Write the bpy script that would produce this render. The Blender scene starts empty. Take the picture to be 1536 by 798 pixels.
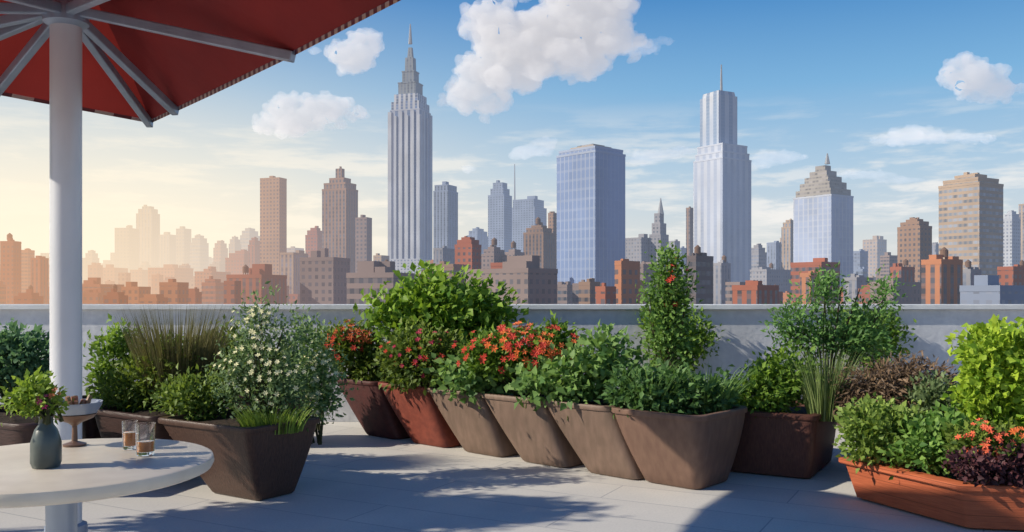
import bpy, math, random, bmesh
import numpy as np
from mathutils import Vector, Matrix
random.seed(7)
RNG = np.random.default_rng(11)
F=1330.0; HY=440.0; CX=768.0; CH=1.45
scn=bpy.context.scene
col=scn.collection
def W(px,py,d): return Vector(((px-CX)/F*d, d, CH+(HY-py)/F*d))
SUN_TO=Vector((-0.95,-0.19,0.58)).normalized()   # towards the sun

# ---------------------------------------------------------------- node helpers
class NT:
    def __init__(s,nt): s.nt=nt
    def n(s,t,**k):
        nd=s.nt.nodes.new(t)
        for a,b in k.items(): setattr(nd,a,b)
        return nd
    def l(s,a,b): s.nt.links.new(a,b)
    def put(s,sock,v):
        if isinstance(v,bpy.types.NodeSocket): s.l(v,sock)
        else: sock.default_value=v
    def m(s,op,a,b=None,c=None,clamp=False):
        nd=s.n('ShaderNodeMath',operation=op); nd.use_clamp=clamp
        s.put(nd.inputs[0],a)
        if b is not None: s.put(nd.inputs[1],b)
        if c is not None: s.put(nd.inputs[2],c)
        return nd.outputs[0]
    def mix(s,f,a,b,mode='MIX'):
        nd=s.n('ShaderNodeMix',data_type='RGBA',blend_type=mode)
        s.put(nd.inputs[0],f)
        for i,v in ((6,a),(7,b)):
            if isinstance(v,tuple): v=tuple(v)+(1,) if len(v)==3 else v
            s.put(nd.inputs[i],v)
        return nd.outputs[2]
    def mr(s,v,a,b,c,d,smooth=False):
        nd=s.n('ShaderNodeMapRange')
        if smooth: nd.interpolation_type='SMOOTHSTEP'
        s.put(nd.inputs[0],v)
        for i,x in enumerate((a,b,c,d)): s.put(nd.inputs[i+1],x)
        return nd.outputs[0]
def newmat(name):
    m=bpy.data.materials.new(name); m.use_nodes=True
    nt=m.node_tree; nt.nodes.clear()
    t=NT(nt); out=t.n('ShaderNodeOutputMaterial')
    return m,t,out
def c4(c): return (c[0],c[1],c[2],1)

def surf(name,c,c2=None,rough=.7,scale=8,stretch=(1,1,1),bump=.1,metal=0,spec=.3,detail=6,bands=0):
    m,t,out=newmat(name)
    tc=t.n('ShaderNodeTexCoord'); mp=t.n('ShaderNodeMapping'); mp.inputs['Scale'].default_value=stretch
    t.l(tc.outputs['Object'],mp.inputs[0])
    nz=t.n('ShaderNodeTexNoise'); nz.inputs['Scale'].default_value=scale; nz.inputs['Detail'].default_value=detail
    t.l(mp.outputs[0],nz.inputs[0])
    c2=c2 or tuple(x*.65 for x in c)
    f=t.mr(nz.outputs[0],.32,.68,0,1)
    cc=t.mix(f,c,c2)
    nz2=t.n('ShaderNodeTexNoise'); nz2.inputs['Scale'].default_value=scale*.18; nz2.inputs['Detail'].default_value=3
    t.l(tc.outputs['Object'],nz2.inputs[0])
    cc=t.mix(t.mr(nz2.outputs[0],.35,.7,0,.35),cc,tuple(x*.5 for x in c))
    b=t.n('ShaderNodeBsdfPrincipled'); t.l(cc,b.inputs['Base Color'])
    b.inputs['Roughness'].default_value=rough; b.inputs['Metallic'].default_value=metal
    b.inputs['Specular IOR Level'].default_value=spec
    h=nz.outputs[0]
    if bands:
        sx=t.n('ShaderNodeSeparateXYZ'); t.l(tc.outputs['Object'],sx.inputs[0])
        fr=t.m('FRACT',t.m('MULTIPLY',sx.outputs[2],bands))
        g=t.m('LESS_THAN',fr,.05)
        cc2=t.mix(g,cc,tuple(x*.45 for x in c)); t.l(cc2,b.inputs['Base Color'])
    if bump:
        bp=t.n('ShaderNodeBump'); bp.inputs['Strength'].default_value=bump; bp.inputs['Distance'].default_value=.02
        t.l(h,bp.inputs['Height']); t.l(bp.outputs[0],b.inputs['Normal'])
    t.l(b.outputs[0],out.inputs[0]); return m

def leafmat(name,c1,c2,trans=.3,rough=.55):
    m,t,out=newmat(name)
    at=t.n('ShaderNodeAttribute',attribute_name='tint')
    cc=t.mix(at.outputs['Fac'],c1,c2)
    b=t.n('ShaderNodeBsdfPrincipled'); t.l(cc,b.inputs['Base Color']); b.inputs['Roughness'].default_value=rough
    b.inputs['Specular IOR Level'].default_value=.3
    tr=t.n('ShaderNodeBsdfTranslucent'); t.l(t.mix(.5,cc,(c2[0]*1.4,c2[1]*1.4,c2[2]*.6)),tr.inputs[0])
    mx=t.n('ShaderNodeMixShader'); mx.inputs[0].default_value=trans
    t.l(b.outputs[0],mx.inputs[1]); t.l(tr.outputs[0],mx.inputs[2]); t.l(mx.outputs[0],out.inputs[0])
    return m

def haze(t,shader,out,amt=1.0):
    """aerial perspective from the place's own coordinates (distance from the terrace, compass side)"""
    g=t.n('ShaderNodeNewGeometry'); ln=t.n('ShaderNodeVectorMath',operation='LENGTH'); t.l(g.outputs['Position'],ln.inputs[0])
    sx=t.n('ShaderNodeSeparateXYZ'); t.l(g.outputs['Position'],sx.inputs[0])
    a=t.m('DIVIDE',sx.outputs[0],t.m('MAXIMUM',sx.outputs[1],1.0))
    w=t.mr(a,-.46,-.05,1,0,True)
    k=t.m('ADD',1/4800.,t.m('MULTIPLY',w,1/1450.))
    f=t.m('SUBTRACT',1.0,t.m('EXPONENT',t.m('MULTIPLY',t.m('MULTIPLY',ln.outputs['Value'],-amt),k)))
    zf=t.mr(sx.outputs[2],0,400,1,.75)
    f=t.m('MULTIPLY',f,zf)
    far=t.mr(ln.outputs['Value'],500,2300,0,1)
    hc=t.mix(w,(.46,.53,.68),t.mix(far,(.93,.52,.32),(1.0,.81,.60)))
    em=t.n('ShaderNodeEmission'); t.l(hc,em.inputs[0])  # haze light put into the material itself as emission, growing with distance
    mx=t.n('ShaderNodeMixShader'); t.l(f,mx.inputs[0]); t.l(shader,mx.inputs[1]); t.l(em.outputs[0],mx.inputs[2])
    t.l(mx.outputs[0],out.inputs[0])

_bm={}
def buildmat(c,style='grid',glass=(.05,.07,.10),cw=4.0,ch=3.8):
    key=(c,style,glass,cw,ch)
    if key in _bm: return _bm[key]
    m,t,out=newmat('facade_%d'%len(_bm))
    uv=t.n('ShaderNodeUVMap'); sx=t.n('ShaderNodeSeparateXYZ'); t.l(uv.outputs[0],sx.inputs[0])
    u=t.m('DIVIDE',sx.outputs[0],cw); v=t.m('DIVIDE',sx.outputs[1],ch)
    fu=t.m('FRACT',u); fv=t.m('FRACT',v)
    mu=t.m('MULTIPLY',t.m('GREATER_THAN',fu,.30),t.m('LESS_THAN',fu,.78))
    mv=t.m('MULTIPLY',t.m('GREATER_THAN',fv,.25),t.m('LESS_THAN',fv,.76))
    vary=(.6,1.6)
    if style=='stripe':
        mask=t.m('MULTIPLY',mu,t.m('ADD',.7,t.m('MULTIPLY',mv,.3)))
    elif style=='vstripe':
        mask=t.m('MULTIPLY',mu,t.m('ADD',.88,t.m('MULTIPLY',mv,.12))); vary=(.95,1.05)
    elif style=='band':
        mask=t.m('MULTIPLY',mv,t.m('ADD',.6,t.m('MULTIPLY',mu,.4)))
    elif style=='curtain':
        mask=t.m('MULTIPLY',t.m('GREATER_THAN',fu,.2),t.m('ADD',.72,t.m('MULTIPLY',t.m('GREATER_THAN',fv,.25),.28))); vary=(.94,1.06)
    elif style=='plain': mask=t.m('MULTIPLY',mu,.0)
    else: mask=t.m('MULTIPLY',t.m('MULTIPLY',mu,mv),.85)
    cb=t.n('ShaderNodeCombineXYZ'); t.l(t.m('FLOOR',u),cb.inputs[0]); t.l(t.m('FLOOR',v),cb.inputs[1])
    wn=t.n('ShaderNodeTexWhiteNoise'); wn.noise_dimensions='2D'; t.l(cb.outputs[0],wn.inputs[0])
    isw=t.m('GREATER_THAN',sx.outputs[0],.001)
    mask=t.m('MULTIPLY',mask,isw)
    gl=t.mix(wn.outputs[0],tuple(x*vary[0] for x in glass),tuple(min(1,x*vary[1]) for x in glass))
    tc=t.n('ShaderNodeNewGeometry'); nz=t.n('ShaderNodeTexNoise'); nz.inputs['Scale'].default_value=.03; nz.inputs['Detail'].default_value=5
    t.l(tc.outputs['Position'],nz.inputs[0])
    wall=t.mix(t.mr(nz.outputs[0],.3,.7,0,1),c,tuple(x*.72 for x in c))
    cc=t.mix(mask,wall,gl)
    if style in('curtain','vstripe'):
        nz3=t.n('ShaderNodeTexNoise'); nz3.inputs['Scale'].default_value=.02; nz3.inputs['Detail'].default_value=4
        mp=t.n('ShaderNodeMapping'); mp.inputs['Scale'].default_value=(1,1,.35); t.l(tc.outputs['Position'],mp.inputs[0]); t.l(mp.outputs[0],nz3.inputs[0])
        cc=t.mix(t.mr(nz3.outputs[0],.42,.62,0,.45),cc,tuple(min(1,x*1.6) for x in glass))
    b=t.n('ShaderNodeBsdfPrincipled'); t.l(cc,b.inputs['Base Color'])
    t.l(t.mr(mask,0,1,.85,.3),b.inputs['Roughness']); b.inputs['Specular IOR Level'].default_value=.35
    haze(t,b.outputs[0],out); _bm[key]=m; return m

# ---------------------------------------------------------------- object helpers
def tag(o,label=None,cat=None,group=None,kind=None):
    if label: o["label"]=label
    if cat: o["category"]=cat
    if group: o["group"]=group
    if kind: o["kind"]=kind
    return o
def link(o,parent=None):
    col.objects.link(o)
    if parent is not None: o.parent=parent
    return o
def empty(name,loc=(0,0,0)):
    o=bpy.data.objects.new(name,None); o.location=loc; o.empty_display_size=.2; return link(o)
class MB:
    def __init__(s): s.v=[]; s.f=[]; s.uv=[]; s.has=False
    def add(s,vs,fs,uvs=None):
        n=len(s.v); s.v+= [tuple(v) for v in vs]; s.f+=[tuple(i+n for i in f) for f in fs]
        if uvs: s.has=True; s.uv+=uvs
        else: s.uv+=[[(0,0)]*len(f) for f in fs]
    def box(s,lo,hi):
        x0,y0,z0=lo;x1,y1,z1=hi
        s.add([(x0,y0,z0),(x1,y0,z0),(x1,y1,z0),(x0,y1,z0),(x0,y0,z1),(x1,y0,z1),(x1,y1,z1),(x0,y1,z1)],
              [(0,3,2,1),(4,5,6,7),(0,1,5,4),(1,2,6,5),(2,3,7,6),(3,0,4,7)])
    def prism(s,base,top,z0,z1,uoff=0):
        n=len(base)
        vs=[(p[0],p[1],z0) for p in base]+[(p[0],p[1],z1) for p in top]
        fs=[];uvs=[];u=.01+uoff
        for i in range(n):
            j=(i+1)%n; L=(Vector(base[j][:2])-Vector(base[i][:2])).length
            fs.append((i,j,n+j,n+i)); uvs.append([(u,z0+500),(u+L,z0+500),(u+L,z1+500),(u,z1+500)]); u+=L
        fs.append(tuple(range(n,2*n))); uvs.append([(0,0)]*n)
        fs.append(tuple(range(n-1,-1,-1))); uvs.append([(0,0)]*n)
        s.add(vs,fs,uvs)
    def tube(s,pts,rad,seg=8,cap=True):
        pts=[Vector(p) for p in pts]; n0=len(s.v); vs=[];fs=[]
        for i,p in enumerate(pts):
            d=(pts[min(i+1,len(pts)-1)]-pts[max(i-1,0)]).normalized()
            a=d.cross(Vector((0,0,1)))
            if a.length<.05: a=Vector((1,0,0))
            a.normalize(); b=d.cross(a)
            r=rad[i] if isinstance(rad,(list,tuple)) else rad
            for k in range(seg):
                t=2*math.pi*k/seg; vs.append(p+a*r*math.cos(t)+b*r*math.sin(t))
        for i in range(len(pts)-1):
            for k in range(seg):
                k2=(k+1)%seg; fs.append((i*seg+k,i*seg+k2,(i+1)*seg+k2,(i+1)*seg+k))
        if cap:
            fs.append(tuple(range(seg-1,-1,-1))); fs.append(tuple((len(pts)-1)*seg+k for k in range(seg)))
        s.add(vs,fs)
    def rings(s,rs,closed=True):
        """list of rings (equal point counts) skinned together"""
        n=len(rs[0]); vs=[p for r in rs for p in r]; fs=[]
        for i in range(len(rs)-1):
            for k in range(n):
                k2=(k+1)%n; fs.append((i*n+k,i*n+k2,(i+1)*n+k2,(i+1)*n+k))
        if closed:
            fs.append(tuple(range(n-1,-1,-1))); fs.append(tuple((len(rs)-1)*n+k for k in range(n)))
        s.add(vs,fs)
    def lathe(s,prof,c=(0,0,0),seg=32):
        s.rings([[(c[0]+r*math.cos(2*math.pi*k/seg),c[1]+r*math.sin(2*math.pi*k/seg),c[2]+z) for k in range(seg)] for r,z in prof])
    def beam(s,p,q,w,h):
        p=Vector(p);q=Vector(q);d=(q-p).normalized();a=d.cross(Vector((0,0,1))).normalized();b=a.cross(d)
        vs=[]
        for o in (p,q):
            for sa,sb in ((-1,-1),(1,-1),(1,1),(-1,1)): vs.append(o+a*sa*w/2+b*sb*h/2)
        s.add(vs,[(0,1,2,3),(7,6,5,4),(0,4,5,1),(1,5,6,2),(2,6,7,3),(3,7,4,0)])
    def obj(s,name,mat,parent=None,smooth=False,bevel=0,bseg=2,fix=True,ang=40):
        me=bpy.data.meshes.new(name); me.from_pydata(s.v,[],s.f)
        if s.has:
            ul=me.uv_layers.new(name='UVMap'); fl=[c for f in s.uv for p in f for c in p]; ul.data.foreach_set('uv',fl)
        if fix:
            bm=bmesh.new(); bm.from_mesh(me); bmesh.ops.recalc_face_normals(bm,faces=bm.faces); bm.to_mesh(me); bm.free()
        if mat: me.materials.append(mat)
        if smooth:
            me.polygons.foreach_set('use_smooth',[True]*len(me.polygons))
            try: me.set_sharp_from_angle(angle=math.radians(ang))
            except Exception: pass
        o=bpy.data.objects.new(name,me); link(o,parent)
        if bevel:
            md=o.modifiers.new('bevel','BEVEL'); md.width=bevel; md.segments=bseg; md.limit_method='ANGLE'
        return o

# ---------------------------------------------------------------- camera, sun, world
cam=bpy.data.cameras.new('camera'); co=bpy.data.objects.new('camera',cam); col.objects.link(co)
co.location=(0,0,CH); co.rotation_euler=(math.radians(90),0,0)
cam.sensor_width=36; cam.lens=F/1536*36; cam.shift_y=(HY-399)/1536; cam.clip_end=200000; cam.clip_start=.05
scn.camera=co
try:
    scn.view_settings.view_transform='Standard'; scn.view_settings.look='None'; scn.view_settings.exposure=0
except Exception: pass
sl=bpy.data.lights.new('sun','SUN'); sl.energy=5.0; sl.angle=math.radians(.6); sl.color=(1,.91,.76)
so=bpy.data.objects.new('sun',sl); link(so); so.rotation_euler=SUN_TO.to_track_quat('Z','Y').to_euler()

w=bpy.data.worlds.new('World'); scn.world=w; w.use_nodes=True
w.node_tree.nodes.clear(); t=NT(w.node_tree)
out=t.n('ShaderNodeOutputWorld'); bg=t.n('ShaderNodeBackground')
tc=t.n('ShaderNodeTexCoord'); nrm=t.n('ShaderNodeVectorMath',operation='NORMALIZE'); t.l(tc.outputs['Generated'],nrm.inputs[0])
sx=t.n('ShaderNodeSeparateXYZ'); t.l(nrm.outputs[0],sx.inputs[0]); X,Y,Z=sx.outputs
cr=t.n('ShaderNodeValToRGB'); t.l(t.m('DIVIDE',Z,.8,clamp=True),cr.inputs[0])
e=cr.color_ramp.elements; e[0].position=0; e[0].color=(.76,.73,.70,1); e[1].position=1; e[1].color=(.02,.08,.28,1)
for p,c in ((.07,(.70,.74,.76)),(.17,(.44,.62,.79)),(.275,(.20,.46,.75)),(.39,(.065,.27,.61)),(.5,(.03,.16,.44))):
    x=e.new(p); x.color=c4(c)
sky=t.n('ShaderNodeTexSky'); sky.sky_type='NISHITA'; sky.sun_disc=False
sky.sun_elevation=math.asin(SUN_TO.z); sky.sun_rotation=math.atan2(SUN_TO.x,SUN_TO.y)
sk=t.mix(1.0,sky.outputs[0],(.1,.1,.1),'MULTIPLY')
base=t.mix(.12,cr.outputs[0],sk)
def streak(base,sx_,sz_,lo,hi,za,zb,zc,zd,amt,colr,seed):
    cb=t.n('ShaderNodeCombineXYZ'); t.l(t.m('MULTIPLY_ADD',X,sx_,seed),cb.inputs[0]); t.l(t.m('MULTIPLY',Y,sx_),cb.inputs[1]); t.l(t.m('MULTIPLY',Z,sz_),cb.inputs[2])
    nz=t.n('ShaderNodeTexNoise'); nz.inputs['Scale'].default_value=1.1; nz.inputs['Detail'].default_value=8; nz.inputs['Roughness'].default_value=.6; t.l(cb.outputs[0],nz.inputs[0])
    st=t.m('MULTIPLY',t.mr(nz.outputs[0],lo,hi,0,1,True),t.m('MULTIPLY',t.mr(Z,za,zb,0,1),t.mr(Z,zc,zd,1,0)))
    return t.mix(t.m('MULTIPLY',st,amt),base,colr)
base=streak(base,7,48,.47,.66,.01,.05,.14,.21,.6,(.92,.90,.86),0)
base=streak(base,10,44,.52,.66,.04,.07,.10,.18,.7,(.93,.91,.88),7.3)
gx=t.m('DIVIDE',t.m('ADD',X,.46),.40); gz=t.m('DIVIDE',t.m('SUBTRACT',Z,.02),.18)
r2=t.m('ADD',t.m('MULTIPLY',gx,gx),t.m('MULTIPLY',gz,gz))
g=t.m('MULTIPLY',t.m('EXPONENT',t.m('MULTIPLY',r2,-1)),t.m('GREATER_THAN',Y,0))
base=t.mix(g,base,(1.10,.97,.74))
t.l(base,bg.inputs[0]); bg.inputs[1].default_value=1.0
t.l(bg.outputs[0],out.inputs[0])

# ---------------------------------------------------------------- ground and city
m,t,out=newmat('city_ground_mat')
b=t.n('ShaderNodeBsdfPrincipled'); g_=t.n('ShaderNodeNewGeometry'); vz=t.n('ShaderNodeTexVoronoi'); vz.inputs['Scale'].default_value=.012
t.l(g_.outputs['Position'],vz.inputs[0]); t.l(t.mix(vz.outputs['Distance'],(.12,.09,.08),(.2,.16,.14)),b.inputs['Base Color'])
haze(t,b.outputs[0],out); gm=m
mb=MB(); N=48; mb.add([(0,0,-60)]+[(90000*math.cos(2*math.pi*i/N),90000*math.sin(2*math.pi*i/N),-60) for i in range(N)],[(0,i+1,(i+1)%N+1) for i in range(N)])
tag(mb.obj('ground',gm,fix=False),kind='structure')

def footprint(x0,xm,x1,d,delta):
    th=math.atan((xm-CX)/F)+math.radians(delta)
    P=Vector(((xm-CX)/F*d,d)); uL=Vector((-math.cos(th),math.sin(th))); uR=Vector((math.sin(th),math.cos(th)))
    k0=(x0-CX)/F;k1=(x1-CX)/F
    a=(P.x-k0*P.y)/(math.cos(th)+k0*math.sin(th)); b=(k1*P.y-P.x)/(math.sin(th)-k1*math.cos(th))
    b=min(b,a*2.5+20)
    return [P,P+uR*b,P+uR*b+uL*a,P+uL*a]
def scl(fp,s):
    c=sum(fp,Vector((0,0)))/len(fp); return [c+(p-c)*s for p in fp]
CN={'brick':(.38,.125,.07),'orange':(.48,.20,.10),'tan':(.46,.34,.24),'brown':(.31,.195,.135),'grey':(.32,.31,.33),'blue':(.26,.31,.42),
    'pale':(.52,.54,.58),'mauve':(.29,.22,.20),'dark':(.15,.12,.12),'white':(.56,.58,.62)}
LW={'brick':'red brick','orange':'orange brick','tan':'tan stone','brown':'brown brick','grey':'grey stone','blue':'blue-grey glass',
    'pale':'pale grey','mauve':'muted brown','dark':'dark brown','white':'white stone'}
GRP='buildings of the city skyline'
def water_tank(o,c,z,s):
    mb=MB(); mb.lathe([(s,.6*s),(s,2.4*s),(s*1.05,2.4*s),(.1,3.3*s)],(c.x,c.y,z),14)
    for a in range(4):
        x=c.x+math.cos(a*math.pi/2+.4)*s*.7; y=c.y+math.sin(a*math.pi/2+.4)*s*.7; mb.tube([(x,y,z-.5),(x,y,z+.62*s)],.12*s,5)
    mb.obj('water_tank',buildmat((.20,.12,.08),'plain'),o)
def building(x0,xm,x1,yt,d,cn,style='grid',tiers=None,name=None,label=None,cat='building',delta=28,glass=(.06,.075,.10),cw=4,ch=3.8,roof=True,cornice=True):
    fp=footprint(x0,xm,x1,d,delta); tiers=tiers or [(1.0,yt)]
    mb=MB(); z0=-60; 
    for i,(s,y) in enumerate(tiers):
        z1=CH+(HY-y)/F*d; f=scl(fp,s); mb.prism(f,f,z0,z1)
        if cornice and s>.3:
            g=scl(fp,s*1.012); mb.add(*_flat(g,z1-1.0,z1+.8))
        z0=z1
    tall=(HY-yt)/F*d>70
    nm=name or ('high_rise' if tall else 'apartment_building')
    o=mb.obj(nm,buildmat(CN[cn] if isinstance(cn,str) else cn,style,glass,cw,ch))
    tag(o,label or ('%s %s with rows of windows in the city skyline'%(LW[cn],'high-rise tower' if tall else 'flat-roofed building')),cat,GRP)
    if roof:
        s=tiers[-1][0]; f=scl(fp,s); c=sum(f,Vector((0,0)))/4; wv=f[1]-f[0]; lv=f[3]-f[0]
        for _ in range(random.choice((1,1,2,3))):
            a,bq=random.uniform(-.28,.28),random.uniform(-.28,.28); s1=random.uniform(.08,.2); s2=random.uniform(.08,.2)
            h=random.uniform(.1,.28)*min(lv.length,wv.length)+1
            cc=c+wv*a+lv*bq; r=MB(); q=[cc-wv*s1-lv*s2,cc+wv*s1-lv*s2,cc+wv*s1+lv*s2,cc-wv*s1+lv*s2]
            r.prism(q,q,z0+.02,z0+h); r.obj('roof_hut',buildmat(CN[cn] if isinstance(cn,str) else cn,'plain'),o)
        if d<1000 and not tall and random.random()<.4:
            water_tank(o,c+wv*random.uniform(-.3,.3)+lv*random.uniform(-.3,.3),z0+.9,random.uniform(1.2,1.8)*max(.8,d/500))
    return o,fp,z0
def _flat(g,za,zb):
    n=len(g); vs=[(p.x,p.y,za) for p in g]+[(p.x,p.y,zb) for p in g]
    return vs,[(i,(i+1)%n,n+(i+1)%n,n+i) for i in range(n)]+[tuple(range(n,2*n)),tuple(range(n-1,-1,-1))]
def antenna(o,px,y0,y1,d,r0,r1,mat,name='antenna'):
    a=W(px,y0,d);b_=W(px,y1,d); mb=MB(); mb.tube([a,(a+b_)/2,b_],[r0,(r0+r1)/2,r1],6); return mb.obj(name,mat,o)
steel=buildmat((.35,.36,.38),'plain')

# art-deco tower
d=1200
BG_=(.08,.125,.235)
o,fp,z=building(585,629,646,165,d,'white','vstripe',[(1,163)],name='art_deco_skyscraper',label='tall grey art deco skyscraper with vertical piers and stepped spire',cat='skyscraper',glass=BG_,cw=9,ch=4,roof=False,delta=24)
def tiered(nm,fp,lst,z0,d,mat,parent):
    mb=MB()
    for s0,s1,y in lst:
        z1=CH+(HY-y)/F*d; mb.prism(scl(fp,s0),scl(fp,s1),z0,z1); z0=z1
    mb.obj(nm,mat,parent); return z0
wm=buildmat(CN['white'],'stripe',BG_,7,4)
z=tiered('upper_shaft',fp,[(.94,.94,150),(.80,.80,138)],z,d,wm,o)
z=tiered('crown',fp,[(.60,.60,121),(.63,.63,119),(.41,.41,103),(.44,.44,101),(.28,.26,80),(.16,.11,64)],z,d,buildmat((.24,.27,.29),'stripe',(.10,.12,.16),5,4),o)
antenna(o,615.5,66,36,d+20,2.8,.7,steel,'spire')
base=MB(); base.prism(scl(fp,1.16),scl(fp,1.16),-60,CH+(HY-388)/F*d); base.obj('podium',buildmat(CN['white'],'grid',(.10,.13,.20),5,4),o)
P,R,B,L=fp
ztop=CH+(HY-172)/F*d
for (A,C,n) in ((P,L,5),(P,R,3)):
    cen=(P+B)/2; dv=(C-A); nr=Vector((dv.y,-dv.x)).normalized()
    if nr.dot(A-cen)<0: nr=-nr
    for i in range(n+1):
        q=A+dv*(i/n); hw=dv.normalized()*(1.3 if 0<i<n else 2.6)
        mb=MB(); f=[q-hw-nr*1,q+hw-nr*1,q+hw+nr*1.6,q-hw+nr*1.6]; mb.prism(f,f,-50,ztop+ (6 if i%2 else 0)); mb.obj('pier',buildmat((.52,.55,.60),'plain'),o)

# main towers
o,fp,z=building(835,893,938,222,700,(.36,.42,.54),'curtain',[(1,226),(.93,219)],name='office_tower',label='broad blue glass office tower with vertical mullions',cat='skyscraper',glass=(.17,.235,.40),cw=4.6,ch=8,delta=42,roof=False)
tiered('roof_plant',fp,[(.6,.6,213),(.4,.4,210)],z,700,buildmat((.42,.36,.30),'band',(.2,.2,.22),4,4),o)
o,_,_=building(1040,1084,1127,236,1000,'white','vstripe',[(1,236),(.93,226),(.86,214)],name='office_tower',label='white stepped skyscraper with setbacks and a tall mast',cat='skyscraper',glass=(.29,.33,.42),cw=10,ch=4,roof=False,delta=42)
fp=footprint(1050,1078,1106,1015,48); 
zz=CH+(HY-216)/F*1000
tiered('upper_tower',fp,[(1,1,141),(.9,.84,134)],zz,1015,buildmat((.60,.62,.66),'vstripe',(.18,.24,.34),12,4),o)
antenna(o,1082,136,97,1030,1.6,.7,steel,'mast')
o,fp,z=building(1190,1247,1280,292,900,'pale','curtain',[(1,292)],name='stepped_roof_tower',label='pale blue-grey tower with tan stepped pyramid roof and finial',cat='skyscraper',glass=(.30,.35,.47),cw=6,ch=6,roof=False,delta=36)
tiered('stepped_roof',fp,[(.92,.92,281),(.78,.78,270),(.62,.62,261),(.45,.45,252),(.26,.26,243)],z,900,buildmat((.36,.33,.29),'band',(.22,.20,.19),4,4),o)
antenna(o,1241,246,230,920,3.0,.6,steel,'finial')
building(1408,1469,1505,274,650,'tan','band',[(1,274),(.86,266),(.5,259)],name='office_tower',label='tan stone office tower with bands of windows',cat='skyscraper',glass=(.2,.22,.26),cw=4,ch=4.4,delta=32)
building(390,419,430,267,900,(.42,.27,.17),'grid',label='slim tan brick high-rise tower in the skyline',delta=34)
building(483,519,537,285,850,'brown','stripe',[(1,283),(.9,274),(.6,266),(.25,250)],label='brown brick high-rise with stepped crown',delta=34)
building(533,550,558,327,800,'mauve','grid')
building(650,672,687,286,1500,'blue','stripe',[(1,286),(.9,277)],cw=6)
o,_,_=building(732,756,768,292,2200,'blue','grid',[(1,292),(.8,282),(.6,273)],cw=8,ch=6)
building(765,802,820,310,2300,'blue','grid',[(1,310),(.85,298)],cw=8,ch=6)
o,_,_=building(762,770,778,330,2400,'blue','stripe',roof=False); antenna(o,772,332,246,2405,3,1.0,steel,'mast')
o,_,_=building(974,991,1003,352,900,'grey','grid',[(1,352),(.75,335),(.5,320)],name='church_tower',label='grey stone tower with a pointed spire',cat='tower',roof=False); antenna(o,991,322,297,910,3.5,.4,steel,'spire')
L_=[(0,20,32,363,700,'brick'),(30,42,52,376,900,'orange'),(46,60,73,388,700,'brick'),(126,138,149,379,2000,'tan'),(172,194,209,342,2600,'tan'),
(204,228,240,312,3200,'tan'),(238,254,266,352,3000,'tan'),(264,276,287,343,2700,'tan'),(285,300,313,356,2400,'tan'),(320,331,342,364,2000,'orange'),
(343,352,362,358,2100,'tan'),(150,172,192,402,1600,'orange'),(112,150,186,428,600,'brick'),(182,208,226,432,500,'orange'),(222,262,290,402,1500,'orange'),(338,366,396,379,1300,'brick'),
(292,318,346,408,1100,'orange'),(340,392,430,414,420,'brick'),(420,440,462,380,700,'tan'),(458,476,488,345,1100,'brick'),(450,500,525,388,430,'mauve'),
(372,382,392,360,1200,'brick'),(560,572,584,384,900,'tan'),(650,664,682,373,800,'grey'),(682,708,722,360,500,'brick'),(722,741,760,374,700,'mauve'),
(785,815,832,341,800,'brown'),(754,772,790,378,700,'mauve'),(822,830,836,320,900,'brown'),(922,932,960,394,330,'orange'),
(938,962,978,357,900,'grey'),(1003,1012,1020,362,1200,'grey'),(1031,1044,1070,386,350,'dark'),(1068,1082,1096,396,600,'grey'),(1029,1035,1043,312,1200,'brown'),
(1124,1138,1150,371,1100,'grey'),(1150,1164,1175,364,1300,'blue'),(1172,1186,1198,333,1100,'tan'),(1186,1232,1260,395,420,'brick'),(1098,1136,1168,431,300,'brick'),
(1278,1290,1302,377,1300,'blue'),(1294,1316,1330,359,2400,'tan'),(1320,1334,1348,384,900,'mauve'),(1346,1380,1398,332,600,'brown'),(1394,1404,1410,366,1300,'grey'),
(1504,1518,1531,320,1000,'pale'),(1528,1542,1556,306,1100,'tan'),(1382,1412,1444,392,300,'orange'),(1496,1520,1570,402,420,'brick'),(1440,1456,1472,406,420,'grey'),
(985,1000,1030,412,500,'mauve'),(1440,1500,1560,432,250,'blue'),(520,590,622,412,300,'mauve'),(698,792,836,405,330,'mauve'),(600,640,700,420,350,'brown'),
(893,908,924,433,300,'brick'),(1265,1285,1310,418,500,'grey'),(1305,1340,1385,425,400,'mauve'),(1125,1150,1190,405,800,'grey'),(1170,1180,1192,349,1300,'tan'),
(1012,1022,1034,372,1600,'blue'),(700,716,734,345,2400,'blue'),(560,574,590,398,1500,'tan'),(430,442,456,372,1900,'tan'),(360,374,390,345,2500,'tan'),
(652,680,704,398,480,'brown'),(736,760,792,396,450,'brick'),(640,652,662,392,900,'orange'),(868,885,900,425,400,'brown'),(945,965,990,398,520,'mauve'),
(1200,1216,1232,412,380,'orange'),(1335,1352,1372,402,500,'brick')]
for i,(a,b_,c,y,dd,cn) in enumerate(L_):
    st=random.choice(('grid','grid','stripe','band')); 
    k=max(1,dd/900); tiers=None
    if (HY-y)>60 and random.random()<.55: tiers=[(1,y+8),(.82,y+1),(.5,y-3)]
    building(a,b_,c,y,dd,cn,st,tiers,cw=3.6*k,ch=3.6*k,delta=random.uniform(26,40),glass=(.07,.07,.085) if cn in('brick','orange','brown','dark','mauve') else (.14,.16,.21))
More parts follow.
